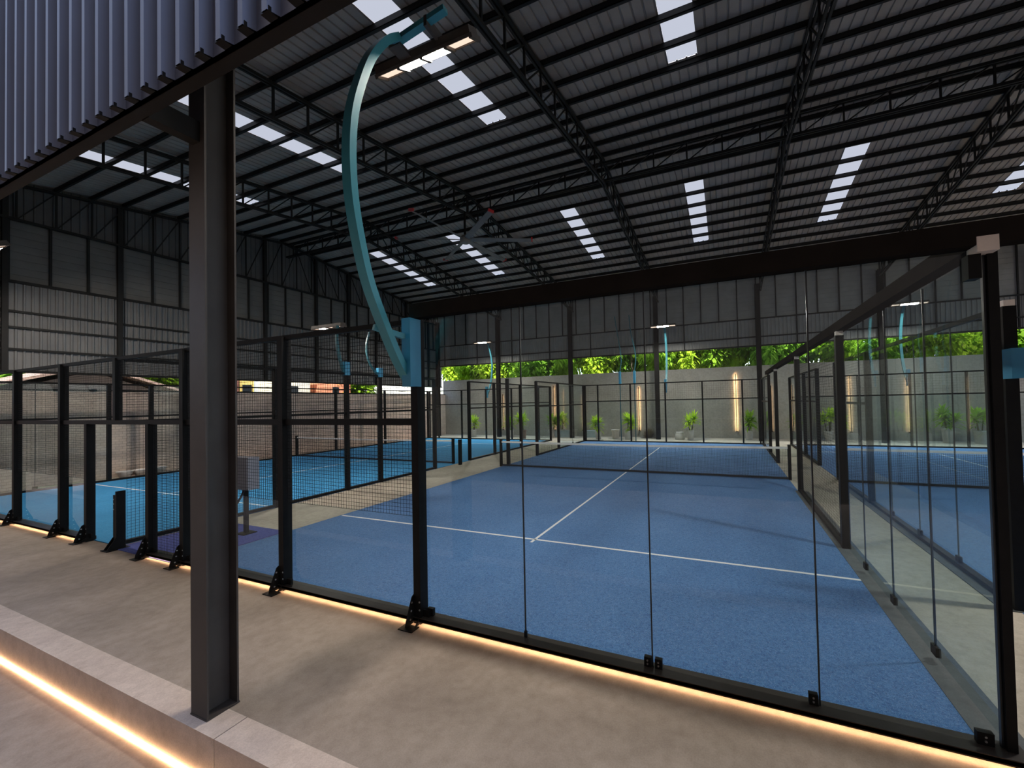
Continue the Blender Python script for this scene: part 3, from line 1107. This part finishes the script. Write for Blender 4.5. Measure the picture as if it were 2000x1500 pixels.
ARM = [(0.20, 2.80), (0.03, 3.05), (-0.155, 3.40), (-0.33, 3.79), (-0.44, 4.20), (-0.51, 4.60), (-0.53, 5.02), (-0.50, 5.42), (-0.41, 5.80), (-0.27, 6.20), (-0.07, 6.55), (0.10, 6.74)]


def std_arm(x, y, sgn=1, zs=1.0, z0=2.74):
    return spline([(x, y - 0.2 * sgn + sgn * a, z0 + (b - 2.74) * zs) for a, b in ARM], 5)


t = flood_pole(4.95, PZ - 0.09, 2.72, 'teal curved floodlight pole on the front post of the middle court', std_arm(4.90, PZ - 0.09), ((4.86, 0.14, 6.76), (5.55, 0.14, 6.86)),
               (5.03, 0.40, 6.72, 1.42, (1, 2), 0.52))
MB().box(5.28, 5.32, 0.10, 0.36, 6.74, 6.86).build('head_bracket', LAMPB, t)
MB().box(4.74, 4.9, 0.12, 0.36, 6.70, 6.74).build('head_bracket', LAMPB, t)
MB().bar((4.80, -0.19, 3.36), (4.93, 0.16, 3.28), 0.06).build('stay_bar', TEAL, t)


def far_pole(x, label, zs=0.98):
    y = FAR + 0.2
    flood_pole(x, y, 2.9, label, std_arm(x, y, -1, zs, 2.94), ((x - 0.4, y - 0.1, 6.86), (x + 0.4, y - 0.1, 6.86)), (x, y - 0.4, 6.72, 1.42, (1, 2), -0.22, 0.2, 0.09, LENSM))


far_pole(5.02, 'blue floodlight pole at the far end of the middle court, before the tall rear wall')
far_pole(-7.3, 'small floodlight pole at the far end of the left court')
far_pole(16.35, 'floodlight pole at the far end of the right court, lit lamp near the corner post')
for x, l in ((2.25, 'left one of two slim blue pole shapes for a likely glass reflection, with a crossing curve behind the far glass'), (3.15, 'right one of two slim blue pole shapes for a likely glass reflection, with a crossing curve behind the far glass')):  # solid curves standing in for likely reflections in the glass
    s_ = -1 if x < 2.7 else 1
    flood_pole(x, FAR + 0.4, 3.5, l, spline([(x, FAR + 0.4, 0.01), (x, FAR + 0.4, 3.4), (x, FAR + 0.4, 4.2), (x + 0.10, FAR + 0.4, 4.9), (x + 0.05, FAR + 0.4, 5.6), (x - 0.1 if s_ < 0 else x - 0.15, FAR + 0.4, 6.6), (x - 0.25, FAR + 0.4, 7.7)], 6), None, None, 0.06, 0.05)
flood_pole(-2.33, 5.05, 3.45, 'dim teal floodlight pole on the left court fence with a lit lamp bar', spline([(-2.36, 5.0, 3.5), (-2.36, 4.85, 4.0), (-2.40, 4.8, 4.5), (-2.55, 4.95, 4.95)], 6), None,
           (-3.15, 5.1, 4.98, 1.3, (1,), 0.1, 0.2, 0.09, LENSM), 0.07, 0.06, 0.4)
flood_pole(-2.33, 6.25, 3.45, 'slim teal pole bending left, second along the left court fence', spline([(-2.33, 6.2, 3.5), (-2.42, 5.95, 3.9), (-2.44, 5.85, 4.4), (-2.36, 5.9, 4.9)], 6), None, None, 0.05, 0.045, 0.3)
flood_pole(11.36, 2.68, 2.66, 'blue floodlight pole at the right edge on the right court post', spline([(11.36 + 0.05 + (0.2 - a) * 1.0 + max(0, b - 5) * 0.55, 2.68, b) for a, b in ARM], 5), ((12.3, 2.68, 6.78), (13.6, 2.68, 6.86)),
           (13.6, 2.95, 6.72, 1.42, (1, 2), 0.45, 0.2, 0.09, LENSM), sleeve=0.34)
flood_pole(-9.2, PZ - 0.09, 2.72, 'teal floodlight pole at the front of the left court beyond the left edge', std_arm(-9.25, PZ - 0.09), ((-9.3, 0.14, 6.76), (-8.6, 0.14, 6.86)), (-8.95, 0.40, 6.72, 1.42, (1, 2)))

# ================================================================ CEILING FAN
fx, fy, fz = -1.30, 9.55, 9.12
t = thing('ceiling_fan', 'large grey industrial fan with long blades hanging from a truss', 'fan', (fx, fy, roof_z(9.55)))
MB().tube([(fx, fy, fz + 0.1), (fx, fy, roof_z(fy) - 0.85)], 0.045, 10).build('down_rod', STEEL, t)
MB().lathe((fx, fy, fz - 0.16), [(0.06, 0), (0.17, 0.02), (0.2, 0.1), (0.2, 0.22), (0.13, 0.3), (0.06, 0.34)], 20).build('motor_hub', FANM, t)
for i in range(6):
    a = math.radians(-34 + 60 * i)
    d = Vector((math.cos(a), math.sin(a), 0))
    s = Vector((-d.y, d.x, 0))
    m = MB()
    v = []
    for r, wd in ((0.2, 0.16), (0.6, 0.2), (2.65, 0.17)):
        for k, dz in ((-1, 0.035), (1, -0.03)):
            for th in (-0.012, 0.012):
                v.append(Vector((fx, fy, fz + dz + th)) + d * r + s * (k * wd / 2))
    f = []
    for j in range(2):
        o = 4 * j
        f += [(o, o + 4, o + 6, o + 2), (o + 1, o + 3, o + 7, o + 5), (o, o + 1, o + 5, o + 4), (o + 2, o + 6, o + 7, o + 3)]
    f += [(0, 2, 3, 1), (8, 9, 11, 10)]
    bl = m.add(v, f).build('fan_blade', FANM, t)
    p = Vector((fx, fy, fz + 0.03)) + d * 2.68
    MB().bar(p + s * 0.1 - Vector((0, 0, 0.02)), p - s * 0.1 + Vector((0, 0, 0.02)), 0.06, 0.09).build('blade_tip', REDM, bl, 'red blade tip')

# ================================================================ CONTROL CABINET
cx, cy = -0.72, 1.55
t = thing('control_cabinet', 'grey control cabinet on a slim leg behind the mesh, right of the column', 'cabinet', (cx, cy, 0))
MB().box(cx - 0.26, cx + 0.26, cy - 0.1, cy + 0.1, 0.90, 1.54).build('cabinet_body', BOXM, t)
MB().box(cx - 0.235, cx + 0.235, cy - 0.112, cy - 0.1, 0.93, 1.51).build('cabinet_door', BOXM, t)
MB().box(cx - 0.035, cx + 0.035, cy - 0.03, cy + 0.03, 0.02, 0.90).build('leg', STEEL, t)
MB().box(cx - 0.14, cx + 0.14, cy - 0.12, cy + 0.12, 0.01, 0.025).build('base_plate', STEEL, t)
MB().tube([(cx + 0.05, cy - 0.05, 0.9), (cx + 0.02, cy - 0.1, 0.75), (cx - 0.2, cy - 0.14, 0.45), (cx - 0.28, cy - 0.14, 0.2)], 0.02, 8).build('cable', NETM, t)

# ================================================================ LED STRIPS
o = MB().box(-12.4, -3.4, FRONT + 0.016, FRONT + 0.028, 0.034, 0.045).build('led_strip', LEDW, loc=(-8, FRONT, 0.004))
tag(o, 'warm glowing light strip under the left court front rail', 'light strip', 'light strips')
o = MB().box(-0.95, 10.1, FRONT + 0.016, FRONT + 0.028, 0.034, 0.045).build('led_strip', LEDW, loc=(5, FRONT, 0.004))
tag(o, 'warm glowing light strip under the middle court front rail', 'light strip', 'light strips')
o = MB().box(-10, 9, -1.532, -1.522, -0.349, -0.342).build('led_strip', LEDK, loc=(0, -1.53, -0.348))
tag(o, 'warm glowing light strip along the foot of the kerb', 'light strip', 'light strips')

# ================================================================ WALL UPLIGHTS
UX = [(-7.9, 'left of all potted plants'), (-3.53, 'behind the mesh at the left of the far row'), (-1.27, 'beside the far column over pale blocks'),
      (2.79, 'between palms and round dry shrub'), (8.85, 'brightest one on the bare wall'), (10.79, 'half hidden behind the net end post'),
      (14.76, 'left one above the right court net'), (17.41, 'right one above the right court net'), (20.75, 'next to the right corner post')]
for i, (x, l) in enumerate(UX):
    t = thing('wall_light', 'warm vertical wall light bar, ' + l, 'wall light', (x, 22.8, 0.45), 'wall uplights')
    MB().box(x - 0.05, x + 0.05, 22.62, 22.80, 0.42, 0.46).build('lamp_body', BLACK, t)
    top = (3.2, 3.7, 2.9, 3.4, 4.0, 3.2, 3.6, 3.5, 3.5)[i]
    MB().box(x - 0.022, x + 0.022, 22.70, 22.72, 0.46, top).box(x - 0.02, x + 0.02, 22.71, 22.80, 0.6, 0.63).box(x - 0.02, x + 0.02, 22.71, 22.80, top - 0.1, top - 0.07).build('bar_profile', STEEL, t)
    st = BARW[(1, 2, 1, 3, 4, 1, 3, 2, 2)[i]]
    MB().box(x - 0.018, x + 0.018, 22.722, 22.728, 0.48, top).build('light_tape', st, t)


# ================================================================ PLANTS
def pot_mb(x, y, h, r):
    return MB().lathe((x, y, 0.008), [(r * 0.72, 0), (r * 0.8, 0.02), (r * 0.98, h * 0.85), (r * 1.05, h * 0.88), (r * 1.05, h), (r * 0.92, h), (r * 0.9, h - 0.05)], 22)


def plant(x, y, label, h=0.55, r=0.21, m=POTW, leafm=PLEAF, top=2.0, seed=0, spread=0.52, n=150):
    rnd = random.Random(seed)
    t = thing('potted_plant', label, 'potted plant', (x, y, 0.008), 'potted plants at the rear wall')
    pot_mb(x, y, h, r).build('pot', m, t, smooth=True)
    MB().lathe((x, y, h - 0.03), [(r * 0.9, 0), (r * 0.5, 0.02), (0.01, 0.03)], 16).build('soil', SOIL, t)
    st = MB()
    lf = MB()
    for k in range(rnd.choice((2, 3))):
        dx, dy = rnd.uniform(-.12, .12), rnd.uniform(-.1, .1)
        zt = top - 0.75 + rnd.uniform(-.15, .25)
        tip = (x + dx * 2.4, y + dy * 2, zt)
        st.tube([(x + dx, y + dy, h - 0.05), (x + dx * 1.6, y + dy * 1.5, (h + zt) / 2), tip], [0.028, 0.024, 0.018], 7)
        for j in range(n // 2):
            a = rnd.uniform(0, 2 * PI)
            e = rnd.uniform(0.05, 1.35)
            d = (math.cos(a) * math.cos(e), math.sin(a) * math.cos(e), math.sin(e))
            zz = zt - rnd.uniform(0, 0.5) * (1 - e / 1.5)
            lf.leaf((tip[0], tip[1], zz), d, rnd.uniform(0.45, 0.75) * spread * 1.7, rnd.uniform(0.07, 0.10), rnd.uniform(0.4, 1.2))
    st.build('stem', STEMM, t)
    lf.build('foliage', leafm, t)
    return t


plant(-9.4, 21.0, 'potted palm far left at the rear wall behind the left court', seed=1, m=POTW)
plant(-6.3, 21.2, 'leafy palm in a pot behind the left end of the middle net', seed=2, leafm=PLEAF2)
plant(-4.83, 20.4, 'palm in a brown clay pot above the left net end', seed=3, m=POTB, h=0.6)
plant(-3.25, 21.6, 'potted palm just left of the lit strip beside two dark posts', seed=4, leafm=PLEAF2)
plant(-2.6, 21.9, 'potted palm right behind the pale block and far column', seed=5)
plant(0.45, 20.9, 'bright green potted palm left of the empty pale pot', seed=6, spread=0.54)
plant(2.4, 20.9, 'bright green potted palm right of the empty pale pot', seed=7, spread=0.54)
plant(6.2, 21.2, 'palm in a white pot standing alone on the bare wall stretch', seed=8, h=0.62, r=0.22, spread=0.52)
plant(9.5, 22.0, 'dark bushy potted plant beside the far column right of the bright light', seed=9, leafm=PLEAF2, spread=0.54)
plant(12.1, 21.8, 'potted palm half behind the side posts of the middle court', seed=10, leafm=PLEAF2)
plant(13.5, 21.9, 'bright potted palm left of the wall light over the right court', seed=11, spread=0.54)
plant(18.65, 21.9, 'palm in a tall white pot behind the right court, left of the pair', seed=12, h=0.75, r=0.27, leafm=PLEAF2)
plant(19.75, 21.6, 'palm in a white pot behind the right court, right of the pair', seed=13, h=0.66, r=0.27, leafm=PLEAF2)

# other things at the rear wall
o = pot_mb(1.47, 21.4, 0.6, 0.26).build('planter', CAPM, loc=(1.47, 21.4, 0.008), smooth=True)
tag(o, 'empty pale pot between the two bright palms', 'planter')
o = MB().lathe((5.55, 21.5, 0.008), [(0.26, 0), (0.3, 0.03), (0.29, 0.3), (0.22, 0.42), (0.24, 0.46), (0.2, 0.46), (0.18, 0.4)], 22).build('planter', POTW, loc=(5.55, 21.5, 0.008), smooth=True)
tag(o, 'low round white pot left of the lone palm', 'planter')
for x0, x1, y0, l in ((-3.05, -1.75, 21.7, 'pale blue bench block below the left lit strip'), (-0.9, 0.05, 21.8, 'pale blue bench block right of the far column')):
    b = MB().box(x0, x1, y0, y0 + 0.45, 0.008, 0.42).box(x0 - 0.02, x1 + 0.02, y0 - 0.02, y0 + 0.47, 0.42, 0.47)
    tag(b.build('bench_block', PALEB, loc=(x0, y0, 0.008)), l, 'bench')
sh = MB()
rnd = random.Random(5)
for j in range(420):
    a = rnd.uniform(0, 2 * PI)
    e = rnd.uniform(0.2, 1.5)
    d = (math.cos(a) * math.cos(e), math.sin(a) * math.cos(e) * 0.6, math.sin(e))
    sh.leaf((3.55 + d[0] * 0.1, 22.1 + d[1] * 0.1, 0.02), d, rnd.uniform(0.5, 0.72), 0.03, 0.5)
tag(sh.build('dry_shrub', STRAW, loc=(3.55, 22.1, 0.008)), 'rounded dry brown shrub at the foot of the rear wall', 'shrub')
for i, (y, l) in enumerate(((4.1, 'small white bowl planter by the block wall, left one'), (4.55, 'small white bowl planter by the block wall, middle one'), (5.05, 'small white bowl planter by the block wall, right one'))):
    o = MB().lathe((-12.95, y, 0.0), [(0.1, 0), (0.14, 0.02), (0.22, 0.2), (0.24, 0.24), (0.21, 0.24), (0.17, 0.15)], 18).build('planter', POTW, loc=(-12.95, y, 0), smooth=True)
    tag(o, l, 'planter', 'white bowls by the block wall')


# ================================================================ TREES, HOUSES
def crown_mesh(seed, rx, ry, rz, n, ls):
    rnd = random.Random(seed)
    m = MB()
    clumps = [(Vector((rnd.gauss(0, .45) * rx, rnd.gauss(0, .45) * ry, rnd.gauss(0, .45) * rz)), rnd.uniform(.25, .5)) for _ in range(26)]
    for i in range(n):
        c, r = rnd.choice(clumps)
        u = Vector((rnd.gauss(0, 1), rnd.gauss(0, 1), rnd.gauss(0, 1))).normalized()
        p = c + u * r * min(rx, rz) * rnd.uniform(.6, 1.1)
        d = (u + Vector((rnd.uniform(-.8, .8), rnd.uniform(-.8, .8), rnd.uniform(-.9, .3)))).normalized()
        m.leaf(p, d, rnd.uniform(.8, 1.4) * ls, ls * rnd.uniform(.35, .6), rnd.uniform(0, .8))
    return m


CROWNS = []
for k in range(6):
    me_o = crown_mesh(100 + k, 1.5, 1.2, 1.6, 3200, 0.32).build('foliage', TLEAF[k % 3], None, None, (0, 0, 0))
    CROWNS.append(me_o.data)
    D.objects.remove(me_o)
FROND = MB()
rnd = random.Random(3)
for j in range(16):
    a = 2 * PI * j / 16 + rnd.uniform(-.2, .2)
    e = rnd.uniform(.1, 1.1)
    p = Vector((0, 0, 0))
    d = Vector((math.cos(a) * math.cos(e), math.sin(a) * math.cos(e), math.sin(e)))
    for s in range(14):
        q = p + d * 0.15
        side = d.cross(Vector((0, 0, 1))).normalized()
        for k in (-1, 1):
            FROND.leaf(q, (side * k + d * 0.6 + Vector((0, 0, .1))), 0.5 * (1 - abs(s - 6) / 12), 0.045, .7)
        p = q
        d = (d + Vector((0, 0, -.09))).normalized()
fo = FROND.build('foliage', TLEAF[1], None, None, (0, 0, 0))
FRONDME = fo.data
D.objects.remove(fo)


def tree(x, y, z, label, me, sc, rz, group, trunk=0.11):
    t = thing('garden_tree', label, 'tree', (x, y, -0.62), group)
    o = D.objects.new('foliage', me)
    COL.objects.link(o)
    o.parent = t
    o.location = (0, 0, z + 0.62)
    o.scale = sc
    o.rotation_euler = (0, 0, rz)
    MB().tube([(x, y, -0.62), (x + 0.1, y, z * 0.5), (x, y, z + 0.2)], [trunk, trunk * .8, trunk * .5], 8).build('trunk', BARK, t)


rnd = random.Random(11)
GT = 'garden trees behind the rear wall'
KIND = ['pale green', 'mid green', 'dark green']
ti = 0
for i in range(20):
    x = -15.5 + i * 2.35
    k = [0, 1, 0, 1, 2, 1, 0, 2, 1, 0, 1, 2, 2, 1, 2, 0, 1, 2, 1, 0][i]
    tree(x + rnd.uniform(-.3, .3), 26.3 + rnd.uniform(-.3, .8), 6.0 + rnd.uniform(-.3, .3), '%s leafy tree behind the rear wall, %s of the front row from the left' % (KIND[k], ORD[i]),
         CROWNS[k + 3 * (i % 2)], (1.2, 1, rnd.uniform(1.25, 1.5)), rnd.uniform(0, 6), GT)
for i in range(14):
    x = -17 + i * 3.6
    k = rnd.choice((0, 1, 1, 2))
    tree(x, 29.8 + rnd.uniform(-.5, .5), 8.0, '%s tree behind the rear wall, %s of the back row from the left' % (KIND[k], ORD[i]), CROWNS[k], (1.7, 1.2, 2.2), rnd.uniform(0, 6), GT, 0.16)
for i, (x, l) in enumerate(((-11.0, 'feathery palm behind the rear wall left of the first far column'), (1.6, 'feathery palm with hanging dry fronds near the two slim pole shapes'), (12.6, 'feathery palm behind the rear wall over the side posts'), (21.5, 'feathery palm at the right edge behind the rear wall'))):
    tree(x, 25.9, 6.0, l, FRONDME, (1, 1, 1), i * 1.3, 'palms behind the rear wall')
for i, (x, y, z) in enumerate(((-25, 1.0, 4.4), (-25, 9.6, 4.9), (-27, 12.8, 4.6), (-23, 17.4, 3.9), (-22, 20.5, 4.2), (-28, 6.5, 5.0))):
    tree(x, y, z, 'leafy tree beyond the left block wall, %s from the front' % ORD[i], CROWNS[i % 3], (1.6, 1.7, 1.2), i, 'trees beyond the left block wall', 0.15)

h = thing('house', 'house with a low gabled tile roof beyond the left block wall', 'house', (-21, 5, -0.62))
MB().box(-24, -18.6, 2.6, 7.4, -0.62, 3.55).build('house_wall', HWALL, h)
MB().prism([(2.9, 3.55), (7.1, 3.55), (5.0, 4.35)], 0, -23.9, -18.62).build('gable', HWALL, h)
MB().add([(-24.4, 1.9, 3.42), (-18.2, 1.9, 3.42), (-18.2, 5, 4.55), (-24.4, 5, 4.55), (-24.4, 1.9, 3.54), (-18.2, 1.9, 3.54), (-18.2, 5, 4.67), (-24.4, 5, 4.67)],
         [(3, 2, 1, 0), (4, 5, 6, 7), (0, 1, 5, 4), (1, 2, 6, 5), (2, 3, 7, 6), (3, 0, 4, 7)]).build('roof', HROOF, h)
MB().add([(-24.4, 8.1, 3.42), (-18.2, 8.1, 3.42), (-18.2, 5, 4.55), (-24.4, 5, 4.55), (-24.4, 8.1, 3.54), (-18.2, 8.1, 3.54), (-18.2, 5, 4.67), (-24.4, 5, 4.67)],
         [(0, 1, 2, 3), (7, 6, 5, 4), (4, 5, 1, 0), (5, 6, 2, 1), (6, 7, 3, 2), (7, 4, 0, 3)]).build('roof', HROOF, h)
for x, y0, y1, hh, m, l in ((-19.5, 10.2, 11.2, 5, MAROON, 'maroon outbuilding beyond the block wall'), (-19.6, 11.3, 12.1, 5, YELLOW, 'yellow outbuilding beyond the block wall'),
                            (-19.5, 13.4, 15.6, 5, CREAM, 'cream outbuilding beyond the block wall'), (-19.5, 16.3, 18.8, 5, ORANGE, 'orange outbuilding beyond the block wall')):
    t = thing('outbuilding', l, 'building', (x, (y0 + y1) / 2, -0.62))
    MB().box(x - 2, x, y0, y1, -0.62, hh).build('wall_body', m, t)
    MB().box(x - 2.1, x + 0.12, y0 - 0.1, y1 + 0.1, hh, hh + 0.12).build('flat_roof', HWALL, t)
    MB().box(x - 0.02, x + 0.03, (y0 + y1) / 2 - 0.25, (y0 + y1) / 2 + 0.25, 3.3, 4.0).build('window_opening', SEAM, t)

for o in list(D.objects):
    if '_o' in o:
        del o['_o']
